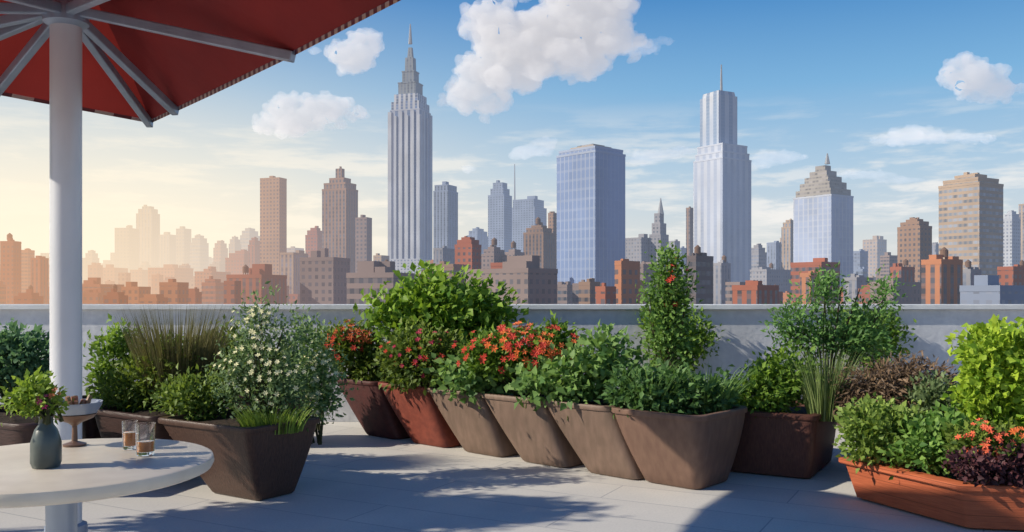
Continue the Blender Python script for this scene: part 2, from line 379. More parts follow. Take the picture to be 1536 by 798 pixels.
def fill(x0,x1,wa,wb,ya,yb,da,db,left,right,cw,roofp,step=(.7,1.0),yl=0):
    x=x0
    while x<x1:
        wd=random.uniform(wa,wb); y=random.uniform(ya,yb)-(yl if x<330 else 0)
        tiers=[(1,y+3),(.7,y-2)] if random.random()<.3 else None
        building(x,x+wd*.62,x+wd,y,random.uniform(da,db),random.choice(left if x<430 else right),random.choice(('grid','grid','band')),tiers,cw=cw,ch=cw,roof=random.random()<roofp,cornice=da<1400)
        x+=wd*random.uniform(*step)
fill(-30,1590,11,20,376,422,2400,4200,('orange','tan','tan'),('grey','blue','pale','tan'),11,0,(.75,1.1),yl=8)
fill(-25,1590,14,30,400,430,1100,1900,('orange','tan','brick'),('grey','blue','mauve','tan','brown','brick'),7,.4,(.8,1.2),yl=4)
fill(-20,1590,20,46,422,446,400,900,('orange','brick','brick'),('brown','mauve','brick','orange','brick'),4,.7)

# ---------------------------------------------------------------- clouds
def cloudmat(nm,dens,em):
    m,t,out=newmat(nm)
    s=t.n('ShaderNodeVolumeScatter'); s.inputs['Color'].default_value=(.97,.96,.96,1); s.inputs['Density'].default_value=dens; s.inputs['Anisotropy'].default_value=.1
    e_=t.n('ShaderNodeEmission'); e_.inputs[0].default_value=(.88,.86,.91,1); e_.inputs[1].default_value=dens*em  # added glow in place of light scattered repeatedly inside the cloud
    a=t.n('ShaderNodeAddShader'); t.l(s.outputs[0],a.inputs[0]); t.l(e_.outputs[0],a.inputs[1]); t.l(a.outputs[0],out.inputs['Volume'])
    return m
CV=cloudmat('cloud_dense',.008,.30); CT=cloudmat('cloud_thin',.004,.46)
ctex=bpy.data.textures.new('cloudtex','CLOUDS'); ctex.noise_scale=80; ctex.noise_depth=5
def cloud(blobs,seed,mat,label,d=6000,n=34):
    rnd=random.Random(seed); bm=bmesh.new(); k=d/F; mr=0
    cx0=sum(b[0] for b in blobs)/len(blobs); cy0=sum(b[1] for b in blobs)/len(blobs); o0=W(cx0,cy0,d)
    for (cx,cy,rx,ry) in blobs:
        mr=max(mr,ry)
        m_=max(10,int(n*rx/60))
        mt=Matrix.Diagonal((rx*k*.8,ry*k*.8,ry*k*.7,1)); bmesh.ops.create_icosphere(bm,subdivisions=3,radius=1,matrix=Matrix.Translation(W(cx,cy,d)-o0)@mt)
        for i in range(m_):
            a=rnd.uniform(0,2*math.pi); q=math.sqrt(rnd.random()); px=cx+math.cos(a)*q*rx*.95; py=cy+math.sin(a)*q*ry*.9
            r=min(rx,ry)*rnd.uniform(.16,.5)*(1.25-.6*q)
            p=W(px,py,d)-o0; p.y+=rnd.uniform(-.5,.5)*min(rx,ry*1.5)*k
            mt=Matrix.Translation(p)@Matrix.Diagonal((r*k*1.2,r*k,r*k*.85,1))
            bmesh.ops.create_icosphere(bm,subdivisions=2,radius=1,matrix=mt)
    me=bpy.data.meshes.new('cloud'); bm.to_mesh(me); bm.free(); me.materials.append(mat)
    ob=bpy.data.objects.new('cloud',me); ob.location=o0; link(ob)
    r=ob.modifiers.new('r','REMESH'); r.mode='VOXEL'; r.voxel_size=9 if mr<30 else 12; r.use_smooth_shade=True
    dm=ob.modifiers.new('d','DISPLACE'); dm.texture=ctex; dm.strength=min(120,mr*k*.7); dm.mid_level=.45; dm.texture_coords='LOCAL'
    tag(ob,label,'cloud','clouds in the sky'); return ob
cloud([(848,45,88,62),(775,80,80,58),(895,10,62,62),(745,45,50,52),(930,62,44,28),(700,142,36,34),(735,155,28,24),(725,115,44,40),(865,94,56,32)],1,CV,'large white cumulus cloud in blue sky')
cloud([(962,72,38,14),(990,62,28,7)],8,CT,'small wispy cloud beside the large cumulus')
cloud([(533,85,36,34),(545,62,30,24),(520,75,24,22)],2,CV,'small white puffy cloud')
cloud([(474,76,12,8)],12,CT,'tiny white cloud near umbrella edge')
cloud([(440,182,60,28),(488,162,48,26),(430,155,32,20),(532,173,28,9),(395,188,22,15)],3,CV,'white flat-bottomed cumulus cloud')
cloud([(798,226,40,14),(815,215,26,11),(780,232,22,9)],4,CT,'small low white cloud')
cloud([(704,253,14,8)],14,CT,'tiny white cloud low in the sky')
cloud([(985,232,52,12),(960,240,32,9),(1025,226,24,9)],15,CT,'thin white cloud streak above the towers')
cloud([(1165,236,54,13),(1140,245,36,9)],16,CT,'thin white cloud streak above the towers')
cloud([(1457,118,50,30),(1494,132,38,22),(1447,95,28,20),(1430,115,26,16)],5,CV,'white puffy cloud in clear blue sky')
cloud([(1375,205,60,16),(1445,206,56,11),(1330,210,32,10),(1370,195,24,11)],6,CT,'long thin white cloud')
cloud([(1300,262,60,9),(1350,270,50,7)],17,CT,'thin white cloud streak low in the sky')

# ---------------------------------------------------------------- terrace
m,t,out=newmat('terrace_paving')
tc=t.n('ShaderNodeTexCoord'); mp=t.n('ShaderNodeMapping'); mp.inputs['Rotation'].default_value=(0,0,math.radians(28)); t.l(tc.outputs['Object'],mp.inputs[0])
br=t.n('ShaderNodeTexBrick'); br.inputs['Scale'].default_value=1; br.inputs['Brick Width'].default_value=2.4; br.inputs['Row Height'].default_value=.45
br.inputs['Mortar Size'].default_value=.006; br.inputs['Mortar Smooth'].default_value=.4; br.inputs['Color1'].default_value=(.70,.67,.61,1); br.inputs['Color2'].default_value=(.62,.60,.56,1); br.inputs['Mortar'].default_value=(.38,.38,.38,1)
t.l(mp.outputs[0],br.inputs[0])
nz=t.n('ShaderNodeTexNoise'); nz.inputs['Scale'].default_value=1.3; nz.inputs['Detail'].default_value=8; t.l(tc.outputs['Object'],nz.inputs[0])
nz2=t.n('ShaderNodeTexNoise'); nz2.inputs['Scale'].default_value=60; nz2.inputs['Detail'].default_value=3; t.l(tc.outputs['Object'],nz2.inputs[0])
cc=t.mix(t.mr(nz.outputs[0],.38,.72,0,.45),br.outputs[0],(.44,.43,.42)); cc=t.mix(t.mr(nz2.outputs[0],.4,.7,0,.18),cc,(.3,.3,.3))
b=t.n('ShaderNodeBsdfPrincipled'); t.l(cc,b.inputs['Base Color']); t.l(t.mr(nz.outputs[0],.3,.7,.5,.75),b.inputs['Roughness']); b.inputs['Specular IOR Level'].default_value=.2
bp=t.n('ShaderNodeBump'); bp.inputs['Strength'].default_value=.15; bp.inputs['Distance'].default_value=.01; t.l(br.outputs['Fac'],bp.inputs['Height']); bp.invert=True; t.l(bp.outputs[0],b.inputs['Normal'])
t.l(b.outputs[0],out.inputs[0]); pave=m
mb=MB(); mb.box((-14,-4,-.3),(14,10.3,0)); tag(mb.obj('terrace_floor',pave),kind='structure')
mb=MB(); mb.box((-13.8,-3.8,-60),(13.8,10.1,-.31)); tag(mb.obj('terrace_building',buildmat(CN['grey'],'grid')),'grey building carrying the roof terrace','building')
stucco=surf('stucco',(.68,.69,.71),(.59,.60,.63),.85,14,bump=.25)
white=surf('white_paint',(.80,.81,.80),(.70,.72,.72),.45,10,bump=.05)
mb=MB(); mb.box((-14,10.0,0.002),(14,10.22,1.265)); wall=mb.obj('parapet_wall',stucco)
tag(wall,'pale grey stucco parapet wall with white metal coping','wall')
mb=MB(); mb.box((-14,9.94,1.267),(14,10.28,1.325)); mb.obj('coping',white,wall,bevel=.008)

# ---------------------------------------------------------------- planters
soilm=surf('soil',(.05,.033,.022),(.02,.014,.01),.95,30,bump=.8)
def rounded(q,r,k=6):
    """round the corners of a quad; r = fraction of the edge"""
    o=[]
    for i in range(4):
        a,b_,c=q[i-1],q[i],q[(i+1)%4]; p0=b_+(a-b_)*r; p1=b_+(c-b_)*r
        for j in range(k+1):
            s=j/k; o.append(p0*(1-s)**2+b_*2*s*(1-s)+p1*s*s)
    return o
def planter(quad,h,taper,mat,label,rim=None,group=None,rnd=.18,shift=(0,0),bulge=1.3):
    q=[Vector(p) for p in quad]; rp=rounded(q,rnd); c0=sum(q,Vector((0,0)))/4; sh=Vector(shift)
    def ring(s,z,t_=1): return [((c0+(p-c0)*s+sh*(1-t_)).x,(c0+(p-c0)*s+sh*(1-t_)).y,z) for p in rp]
    rs=[ring(taper*.94,.003,0)]
    for i in range(0,9):
        t_=i/8; s=taper+(1-taper)*(1-(1-t_)**bulge); rs.append(ring(s,.015+(h-.015)*t_,t_))
    rs.append(ring(.92,h,1)); rs.append(ring(.90,h-.12,.9))
    mb=MB(); mb.rings(rs); o=mb.obj('planter',mat,smooth=True,ang=50); tag(o,label,'planter',group)
    mb=MB(); za,zb=h-.028,h+.012
    a=[ring(1.02,za),ring(1.028,za+.008),ring(1.028,zb-.006),ring(1.015,zb),ring(.91,zb),ring(.905,zb-.01),ring(.905,za),ring(1.02,za)]
    mb.rings(a,closed=False); mb.obj('rim',rim or mat,o,smooth=True)
    mb=MB(); vs=[(c0.x,c0.y,h-.01)];fs=[]; n=len(rp)
    for s_,z in ((.3,-.015),(.6,-.03),(.9,-.055)):
        vs+=[(x,y,h+z+random.uniform(-.008,.008)) for x,y,_ in ring(s_,0)]
    for k in range(n): fs.append((0,1+k,1+(k+1)%n))
    for i in range(2):
        for k in range(n): k2=(k+1)%n; fs.append((1+i*n+k,1+(i+1)*n+k,1+(i+1)*n+k2,1+i*n+k2))
    mb.add(vs,fs); mb.obj('soil',soilm,o,smooth=True)
    return o
def sq(cx,cy,w,l,ang):
    a=math.radians(ang); u=Vector((math.cos(a),math.sin(a))); v=Vector((-u.y,u.x)); c=Vector((cx,cy))
    return [c-u*w/2-v*l/2,c+u*w/2-v*l/2,c+u*w/2+v*l/2,c-u*w/2+v*l/2]
tan_m=surf('planter_taupe',(.24,.16,.12),(.175,.12,.088),.55,22,(1,1,.25),bump=.15)
tan2=surf('planter_brown',(.23,.14,.10),(.17,.10,.075),.55,22,(1,1,.25),bump=.15)
terr=surf('planter_terracotta',(.26,.065,.04),(.18,.045,.03),.6,20,bump=.15)
marn=surf('planter_maroon',(.10,.03,.026),(.065,.022,.02),.6,20,bump=.15)
darkp=surf('planter_dark_wood',(.075,.04,.034),(.045,.026,.022),.5,18,(1,1,6),bump=.25)
redbr=surf('planter_red_brown',(.14,.058,.042),(.085,.036,.03),.5,18,(6,6,1),bump=.2)
darkb=surf('planter_dark_brown',(.11,.062,.044),(.065,.038,.029),.4,18,(6,6,1),bump=.2)
G='row of tapered planters along the terrace'
mats=[(marn,'dark maroon'),(terr,'terracotta red'),(tan_m,'taupe brown'),(tan_m,'taupe brown'),(tan_m,'taupe brown'),(tan2,'warm brown')]
for i,(mm,nm) in enumerate(mats):
    cx=-1.38+.527*i; cy=9.27-.478*i; s=.715 if i<5 else .80
    if i==5: cx+=.04; cy-=.02
    planter(sq(cx,cy,s,s,-42),.56,.72 if i<5 else .62,mm,nm+' tapered rounded planter filled with plants',group=G,rnd=.18,shift=(.22,-.17) if i<5 else (.05,-.02))
planter([(2.33,6.8),(2.85,7.7),(1.9,8.3),(1.45,7.3)],.5,.9,redbr,'red-brown wooden box planter with tall bamboo',rnd=.08)
planter([(2.85,6.75),(4.3,6.3),(4.9,7.7),(3.2,8.1)],.52,.95,darkp,'dark box planter heaped with mulch',rnd=.06)
redw=surf('red_wood',(.58,.16,.07),(.44,.11,.05),.55,14,(.5,.5,9),bump=.2,bands=11)
planter([(2.74,5.4),(4.2,5.15),(4.7,6.3),(2.34,6.3)],.275,.93,redw,'low red timber planter box with slatted sides',rnd=.03,bulge=1)
GL='row of dark brown planters by the table'
planter([(-1.77,5.95),(-1.40,6.5),(-2.22,7.08),(-2.60,6.48)],.53,.52,darkb,'dark brown tapered planter with flowering plants',rnd=.09,bulge=1.15,shift=(.12,-.06),group=GL)
planter([(-2.64,6.52),(-2.27,7.12),(-2.95,7.6),(-3.32,6.98)],.53,.66,darkp,'dark brown tapered planter full of shrubs',rnd=.1,group=GL)
planter([(-3.36,7.02),(-3.0,7.63),(-3.7,8.1),(-4.05,7.48)],.53,.66,darkp,'dark brown tapered planter full of shrubs',rnd=.1,group=GL)
planter([(-3.35,6.1),(-3.2,6.7),(-4.2,7.3),(-4.5,6.7)],.53,.75,darkp,'dark wooden planter beside the table',rnd=.15)
planter([(-2.7,8.2),(-1.95,8.2),(-1.95,8.9),(-2.7,8.9)],.5,.75,darkp,'dark planter added for a green bush that shades the floor',rnd=.15)  # holds the bush added to shade the floor
planter([(1.35,9.3),(2.05,9.3),(2.05,9.85),(1.35,9.85)],.45,.85,darkp,'dark planter added for a shadow-casting shrub by the wall',rnd=.1)  # this planter and the next hold shrubs added for wall shadows
planter([(3.5,9.3),(4.2,9.3),(4.2,9.85),(3.5,9.85)],.45,.85,darkp,'dark planter added for a shadow-casting shrub by the wall',rnd=.1)

# ---------------------------------------------------------------- foliage
def norm(a): return a/np.maximum(np.linalg.norm(a,axis=1,keepdims=True),1e-6)
def leafmesh(name,pos,dirs,nrm_,L,Wd,tint,mat,parent):
    n=len(pos); side=norm(np.cross(dirs,nrm_)); up=np.cross(side,dirs)
    L=L[:,None];Wd=Wd[:,None]
    v=np.empty((n,5,3),np.float32)
    v[:,0]=pos; v[:,1]=pos+dirs*L*.45+side*Wd*.5+up*Wd*.18; v[:,2]=pos+dirs*L-up*L*.18
    v[:,3]=pos+dirs*L*.45-side*Wd*.5+up*Wd*.18; v[:,4]=pos+dirs*L*.5
    idx=(np.arange(n)*5)[:,None]; f=np.concatenate([idx+np.array([[0,1,2,4]]),idx+np.array([[0,4,2,3]])],axis=1).reshape(-1)
    me=bpy.data.meshes.new(name); me.vertices.add(n*5); me.vertices.foreach_set('co',v.reshape(-1))
    me.loops.add(n*8); me.loops.foreach_set('vertex_index',f.astype(np.int32))
    me.polygons.add(n*2); me.polygons.foreach_set('loop_start',(np.arange(n*2)*4).astype(np.int32))
    me.update(calc_edges=True)
    at=me.attributes.new('tint','FLOAT','POINT'); at.data.foreach_set('value',np.repeat(tint,5).astype(np.float32))
    me.materials.append(mat); me.validate()
    o=bpy.data.objects.new(name,me); link(o,parent); return o
_fl={}
def blossom_mesh(c,r,pet=6):
    k=(c,r)
    if k in _fl: return _fl[k]
    m=surf('petal_%d'%len(_fl),c,tuple(x*.75 for x in c),.6,40,bump=0)
    vs=[(0,0,0)];fs=[]
    for i in range(pet):
        a=2*math.pi*i/pet; da=.42
        n=len(vs); vs+=[(r*.55*math.cos(a-da),r*.55*math.sin(a-da),r*.25),(r*math.cos(a),r*math.sin(a),r*.18),(r*.55*math.cos(a+da),r*.55*math.sin(a+da),r*.25)]
        fs.append((0,n,n+1,n+2))
    me=bpy.data.meshes.new('blossom'); me.from_pydata(vs,[],fs); me.materials.append(m); _fl[k]=me; return me
stemm=surf('stem',(.07,.08,.03),(.05,.045,.02),.8,20,bump=0)
barkm=surf('bark',(.12,.085,.055),(.07,.05,.035),.9,20,bump=.3)
def plant(name,label,lobes,d,cols,size=.07,asp=.55,dens=1.0,flowers=None,base=None,soil=.5,stemmat=None,cat='plant',spread=1.0,upb=.35,nstem=10,trans=.3,depth=.75):
    """lobes: (px,py,rx,ry[,dd])"""
    bx=base if base else sum(l[0] for l in lobes)/len(lobes)
    root=Vector(((bx-CX)/F*d,d,soil)); e=empty(name,root); tag(e,label,cat)
    P=[];D=[];T=[];tips=[]
    for l in lobes:
        dd=d+(l[4] if len(l)>4 else 0); c=np.array(W(l[0],l[1],dd)); k=dd/F; r=np.array([l[2]*k,max(.10,l[2]*k*depth),l[3]*k])
        vol=(r[0]*r[1]*r[2])**(1/3); nc=int(dens*max(12,34*(vol/(size*1.7))**2))
        u=norm(RNG.normal(size=(nc,3))); q=np.where(RNG.random(nc)<.75,RNG.uniform(.72,1.1,nc),RNG.uniform(.2,.72,nc))[:,None]
        cc=c+u*r*q
        cc=cc[cc[:,2]>soil-.02] if soil>.1 else cc
        keep=len(cc); u=norm((cc-c)/r)
        for i in range(min(3,keep)): tips.append(cc[RNG.integers(keep)])
        m_=9; ct=RNG.uniform(0,.7,keep)
        pp=np.repeat(cc,m_,0)+RNG.normal(size=(keep*m_,3))*size*.75*spread
        uu=np.repeat(u,m_,0)
        dr=norm(uu*.8+RNG.normal(size=(keep*m_,3))*.55+np.array([0,0,upb]))
        hl=(pp[:,2]-(c[2]-r[2]))/(2*r[2])
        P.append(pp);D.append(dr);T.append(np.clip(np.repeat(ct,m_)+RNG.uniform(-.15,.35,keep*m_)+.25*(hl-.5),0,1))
    P=np.concatenate(P);D=np.concatenate(D);T=np.concatenate(T)
    n=len(P); N_=norm(RNG.normal(size=(n,3))*.6+np.array([-.45,-.45,.7]))
    rt=np.array(root)
    L=size*RNG.uniform(.6,1.35,n)
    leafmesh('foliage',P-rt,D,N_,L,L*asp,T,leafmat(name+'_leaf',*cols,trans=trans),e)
    mb=MB()
    for tp in tips[:nstem*2]:
        tv=Vector(tp)-root; s0=Vector((random.uniform(-.05,.05),random.uniform(-.05,.05),-.02)); mid=(s0*.5+tv*.5)+Vector((random.uniform(-.04,.04),random.uniform(-.04,.04),.03))
        mb.tube([s0,mid,tv],[.009,.006,.003],5)
    mb.obj('stem',stemmat or stemm,e)
    if flowers:
        for (fl,fc,num,fr) in flowers:
            me=blossom_mesh(fc,fr); c=W(fl[0],fl[1],d); k=d/F; r=Vector((fl[2]*k,fl[2]*k*depth,fl[3]*k))
            for i in range(num):
                u=Vector((random.gauss(0,1),-abs(random.gauss(0,1))*1.1,random.gauss(.3,1))).normalized()
                q=random.uniform(.95,1.2)
                p=Vector((c.x+u.x*r.x*q*random.uniform(.4,1.1),c.y+u.y*r.y*q-.05,c.z+u.z*r.z*q*random.uniform(.4,1.1)))-root
                ob=bpy.data.objects.new('blossom',me); ob.location=p
                ob.rotation_euler=(Vector((u.x*.6-.3,u.y-.4,u.z+.5))).to_track_quat('Z','Y').to_euler(); s=random.uniform(.7,1.2); ob.scale=(s,s,s)
                link(ob,e)
    return e
def blades(name,label,px,d,h,rad,n,width,cols,soil=.5,lean=.35,cat='plant',seed=0,e=None,curl=.3):
    r=np.random.default_rng(seed+5)
    root=Vector(((px-CX)/F*d,d,soil))
    if e is None: e=empty(name,root); tag(e,label,cat)
    a=r.uniform(0,2*np.pi,n); q=np.sqrt(r.random(n))*rad
    b=np.stack([q*np.cos(a),q*np.sin(a)*.8,np.full(n,-.03)],1)
    dr=norm(np.stack([np.cos(a)*lean*r.uniform(.1,1.3,n),np.sin(a)*lean*r.uniform(.1,1.3,n),np.ones(n)],1))
    H=h*r.uniform(.5,1.05,n); sd=norm(np.cross(dr,r.normal(size=(n,3)))); out_=np.stack([np.cos(a),np.sin(a),np.zeros(n)],1)
    segs=4; v=np.empty((n,segs*2+1,3),np.float32)
    for s in range(segs):
        tt=s/segs; c=b+dr*(H*tt)[:,None]+out_*(curl*H*tt**2.2)[:,None]-np.array([0,0,1.])*(curl*.5*H*tt**3)[:,None]
        wv=width*(1-tt*.8); v[:,2*s]=c-sd*wv/2; v[:,2*s+1]=c+sd*wv/2
    v[:,-1]=b+dr*H[:,None]+out_*(curl*H)[:,None]-np.array([0,0,1.])*(curl*.5*H)[:,None]
    fl=[]; nv=segs*2+1
    for s in range(segs-1): fl.append([2*s,2*s+1,2*s+3,2*s+2])
    idx=(np.arange(n)*nv)[:,None]
    quads=np.concatenate([idx+np.array([f]) for f in fl],1).reshape(n,-1); tri=idx+np.array([[2*segs-2,2*segs-1,2*segs]])
    allf=np.concatenate([quads,tri],1).reshape(-1); per=[4]*(segs-1)+[3]; st=np.concatenate([[0],np.cumsum(per)[:-1]]); tot=sum(per)
    ls=((np.arange(n)*tot)[:,None]+st[None]).reshape(-1)
    me=bpy.data.meshes.new('foliage'); me.vertices.add(n*nv); me.vertices.foreach_set('co',v.reshape(-1))
    me.loops.add(len(allf)); me.loops.foreach_set('vertex_index',allf.astype(np.int32)); me.polygons.add(len(ls)); me.polygons.foreach_set('loop_start',ls.astype(np.int32))
    me.update(calc_edges=True); at=me.attributes.new('tint','FLOAT','POINT'); at.data.foreach_set('value',np.repeat(r.random(n),nv).astype(np.float32))
    me.materials.append(leafmat(name+'_blade',*cols)); me.validate()
    link(bpy.data.objects.new('foliage',me),e); return e
GR=((.04,.11,.015),(.24,.38,.05)); LG=((.07,.16,.025),(.34,.50,.09)); DG=((.025,.08,.025),(.15,.28,.08)); OL=((.045,.09,.015),(.23,.31,.05))
MG=((.06,.15,.04),(.29,.45,.13)); BG=((.13,.26,.02),(.46,.60,.06))
RD=(.62,.06,.035); OR=(.80,.19,.05); PK=(.5,.03,.09); YW=(.9,.88,.55)
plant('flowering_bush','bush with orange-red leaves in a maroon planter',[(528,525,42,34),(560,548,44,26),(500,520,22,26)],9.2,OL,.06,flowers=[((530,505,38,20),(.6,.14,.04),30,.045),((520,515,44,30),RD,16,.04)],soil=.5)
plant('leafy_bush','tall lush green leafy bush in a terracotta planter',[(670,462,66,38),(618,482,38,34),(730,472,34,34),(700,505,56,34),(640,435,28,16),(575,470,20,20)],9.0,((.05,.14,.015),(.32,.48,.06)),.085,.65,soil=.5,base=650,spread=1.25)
plant('flowering_bush','green bush dotted with pink flowers in a planter',[(640,535,60,38),(600,545,30,30),(690,550,36,24)],8.4,OL,.06,flowers=[((640,530,70,38),PK,24,.03),((620,530,60,38),RD,12,.033)],soil=.5)
plant('herb','broad-leaved green herb spilling over a taupe planter',[(705,568,48,18),(745,574,32,16)],7.95,MG,.08,.75,soil=.54)
plant('flowering_bush','bush covered with red and orange flowers',[(785,528,70,30),(835,515,32,26),(735,535,34,24)],7.8,GR,.06,flowers=[((780,526,96,42),RD,64,.043),((800,522,86,38),OR,54,.041)],soil=.52)
plant('leafy_bush','light green leafy bush in a taupe planter',[(868,566,52,30),(912,538,32,34),(815,578,38,14)],7.35,MG,.075,.7,soil=.54,spread=1.2)
e_=plant('climbing_plant','tall climbing plant with small red fruits on stake',[(1001,420,18,32),(1014,465,15,34),(992,480,15,38),(1003,520,22,36),(1003,392,12,10),(972,440,4,10),(1031,430,4,10)],7.2,((.04,.11,.02),(.24,.40,.09)),.042,.6,flowers=[((1006,425,22,34),RD,9,.03)],soil=.52,spread=1.4,dens=.8)
mb=MB(); mb.tube([(0,0,-.03),(0.01,0,1.15)],.012,6); mb.obj('stake',barkm,e_)
plant('leafy_bush','dark green leafy bush filling the brown planter',[(1000,590,60,28),(950,583,34,26),(1060,596,34,20)],6.85,DG,.055,.6,soil=.54)
blades('grass_tuft','tuft of upright green herbs in the brown planter',1062,6.9,.48,.16,160,.016,MG,soil=.54)
blades('grass_tuft','tuft of thin green reeds in the brown planter',978,6.8,.55,.10,120,.014,MG,soil=.54,seed=3)
plant('wall_shadow_shrub','green shrub added to cast shadow on the parapet wall',[(1010,520,32,40),(1045,505,22,30),(985,490,18,24)],9.8,GR,.06,.5,soil=.42,depth=.3,spread=1.3)  # this shrub and the next are added to throw shadow on the wall
plant('wall_shadow_shrub','green shrub added to cast shadow on the parapet wall',[(1300,520,32,40),(1335,505,20,30),(1285,490,16,24)],9.8,GR,.06,.5,soil=.42,depth=.3,spread=1.3)
plant('leafy_bush','rounded green bush in a dark box planter',[(1140,588,46,34),(1180,565,38,36),(1110,600,24,22)],7.2,GR,.055,.5,soil=.48)
e_=plant('bamboo','tall bamboo clump with airy green leaves',[(1192,480,22,28),(1215,508,32,22),(1243,452,22,28),(1300,498,28,38),(1265,505,34,28),(1327,445,9,32),(1240,425,10,12),(1172,490,8,12)],8.0,((.04,.12,.03),(.22,.40,.11)),.055,.38,dens=.85,soil=.48,base=1240,spread=1.4)
mb=MB()
for tx in (1200,1225,1245,1262,1290,1325):
    tp=W(tx,random.uniform(430,490),8.0)-Vector(e_.location); s0=Vector((random.uniform(-.1,.1),random.uniform(-.08,.08),-.03)); mb.tube([s0,s0*.4+tp*.5,tp],[.012,.01,.005],6)
mb.obj('cane',barkm,e_)
blades('reed_clump','clump of pale green reeds beside the bamboo',1237,7.0,.62,.13,260,.013,((.09,.15,.05),(.32,.40,.15)),soil=.48,lean=.2,seed=9,curl=.12)
plant('groundcover_mound','mound of dark brown bark mulch and dry foliage',[(1322,584,64,34),(1375,580,56,32),(1290,600,30,22)],6.9,((.045,.028,.018),(.26,.17,.10)),.06,.22,soil=.5,dens=1.6,upb=-.1,trans=.05,stemmat=barkm)
plant('shrub','grey-green shrub in a box planter',[(1405,604,38,32),(1425,630,30,30)],6.5,((.06,.10,.04),(.22,.30,.13)),.045,.5,soil=.5)
plant('leafy_shrub','mounded light green shrub in a red timber planter',[(1312,643,44,34),(1350,650,42,30),(1308,666,34,20)],6.05,((.08,.15,.02),(.36,.48,.11)),.045,.65,soil=.26,dens=1.2)
plant('leafy_shrub','green leafy shrub in a red timber planter',[(1400,662,42,30),(1380,682,36,14),(1430,650,30,24)],5.8,((.05,.14,.02),(.26,.42,.09)),.05,.65,soil=.26)
plant('leafy_bush','bright yellow-green leafy bush',[(1490,530,44,34),(1500,575,44,40),(1520,620,40,36),(1540,540,34,40),(1470,600,24,26)],5.9,BG,.055,.7,soil=.24,base=1515,dens=1.2)
plant('flowering_bush','low bush with coral red flowers',[(1465,668,36,26),(1510,672,34,26)],5.55,OL,.045,.5,soil=.24,flowers=[((1468,662,38,28),(.9,.17,.08),34,.028),((1515,650,22,16),OR,10,.025)])
plant('foliage_plant','dark maroon leafy plant at planter edge',[(1462,698,34,13),(1505,700,42,14),(1545,696,30,16)],5.42,((.04,.015,.02),(.14,.05,.055)),.04,.6,soil=.26,trans=.1)
# left side
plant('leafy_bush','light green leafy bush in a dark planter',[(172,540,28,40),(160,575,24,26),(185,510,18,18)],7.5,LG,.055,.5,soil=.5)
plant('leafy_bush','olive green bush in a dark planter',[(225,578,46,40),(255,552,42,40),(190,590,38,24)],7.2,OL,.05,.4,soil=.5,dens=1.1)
blades('feathery_shrub','tall feathery brown-green grass in a planter',265,7.25,.92,.20,1700,.009,((.08,.07,.035),(.25,.23,.10)),soil=.5,lean=.26,seed=21,curl=.06)
plant('leafy_bush','green bush in a dark brown planter',[(285,600,42,32),(320,592,26,28)],6.75,((.05,.11,.02),(.27,.37,.07)),.05,.5,soil=.5)
plant('leafy_bush','green bush added to fill the gap and shade the floor',[(345,530,34,34),(310,545,36,36),(400,560,40,40),(440,550,24,30)],8.5,OL,.06,.5,soil=.48)  # bush added behind the row for its shadow on the floor
plant('flowering_bush','tall airy grey-green bush with pale cream flowers',[(385,495,16,30),(375,548,28,30),(425,560,26,36),(350,570,18,28),(408,598,46,26),(393,466,8,12),(432,500,9,22)],6.5,((.05,.11,.05),(.27,.38,.17)),.04,.45,soil=.5,spread=2.2,dens=.65,
  flowers=[((388,500,36,46),YW,40,.024),((400,555,66,54),YW,56,.021)])
blades('grass_tuft','tuft of bright green grass in a dark planter',408,6.3,.22,.22,420,.012,((.08,.15,.02),(.30,.42,.08)),soil=.5,lean=.25,seed=4)
plant('flowering_vine','trailing vine with cream flowers beside the planter',[(482,560,14,34),(478,600,12,26),(490,590,10,30),(462,515,14,30),(455,560,14,30)],6.9,((.06,.14,.05),(.30,.44,.18)),.042,.55,soil=.3,spread=1.8,dens=.8,flowers=[((478,565,26,66),YW,50,.023)])
plant('leafy_bush','blue-green leafy bush in a dark planter',[(35,530,40,32),(10,550,36,40),(60,572,22,28),(-20,540,36,40)],7.0,((.04,.11,.06),(.20,.36,.18)),.055,.6,soil=.5)
# unseen tree and planter added off to the left to shade the floor
planter([(-5.7,4.6),(-5.0,4.6),(-5.0,5.3),(-5.7,5.3)],.55,.75,darkp,'added dark planter out of view holding the shade tree',rnd=.15)
tr_=plant('unseen_shade_tree','added leafy tree out of view shading the floor',[(-655,160,150,110),(-575,70,130,90),(-715,40,120,90),(-625,270,110,70)],4.95,GR,.09,.6,soil=.5,base=-650,dens=.9)
mb=MB(); mb.tube([(0,0,-.03),(.05,0,.7),(-.03,.03,1.6)],[.05,.04,.02],8); mb.obj('trunk',barkm,tr_)

# ---------------------------------------------------------------- umbrella
m,t,out=newmat('umbrella_fabric')
tc=t.n('ShaderNodeTexCoord'); nz=t.n('ShaderNodeTexNoise'); nz.inputs['Scale'].default_value=2.2; nz.inputs['Detail'].default_value=6; t.l(tc.outputs['Object'],nz.inputs[0])
cc=t.mix(t.mr(nz.outputs[0],.3,.7,0,1),(.31,.024,.02),(.20,.017,.016))
b=t.n('ShaderNodeBsdfPrincipled'); t.l(cc,b.inputs['Base Color']); b.inputs['Roughness'].default_value=.9
tr=t.n('ShaderNodeBsdfTranslucent'); tr.inputs[0].default_value=(.25,.026,.02,1); mx=t.n('ShaderNodeMixShader'); mx.inputs[0].default_value=.2
bp=t.n('ShaderNodeBump'); bp.inputs['Strength'].default_value=.4; bp.inputs['Distance'].default_value=.05; t.l(nz.outputs[0],bp.inputs['Height']); t.l(bp.outputs[0],b.inputs['Normal'])
t.l(b.outputs[0],mx.inputs[1]); t.l(tr.outputs[0],mx.inputs[2]); t.l(mx.outputs[0],out.inputs[0]); redm=m
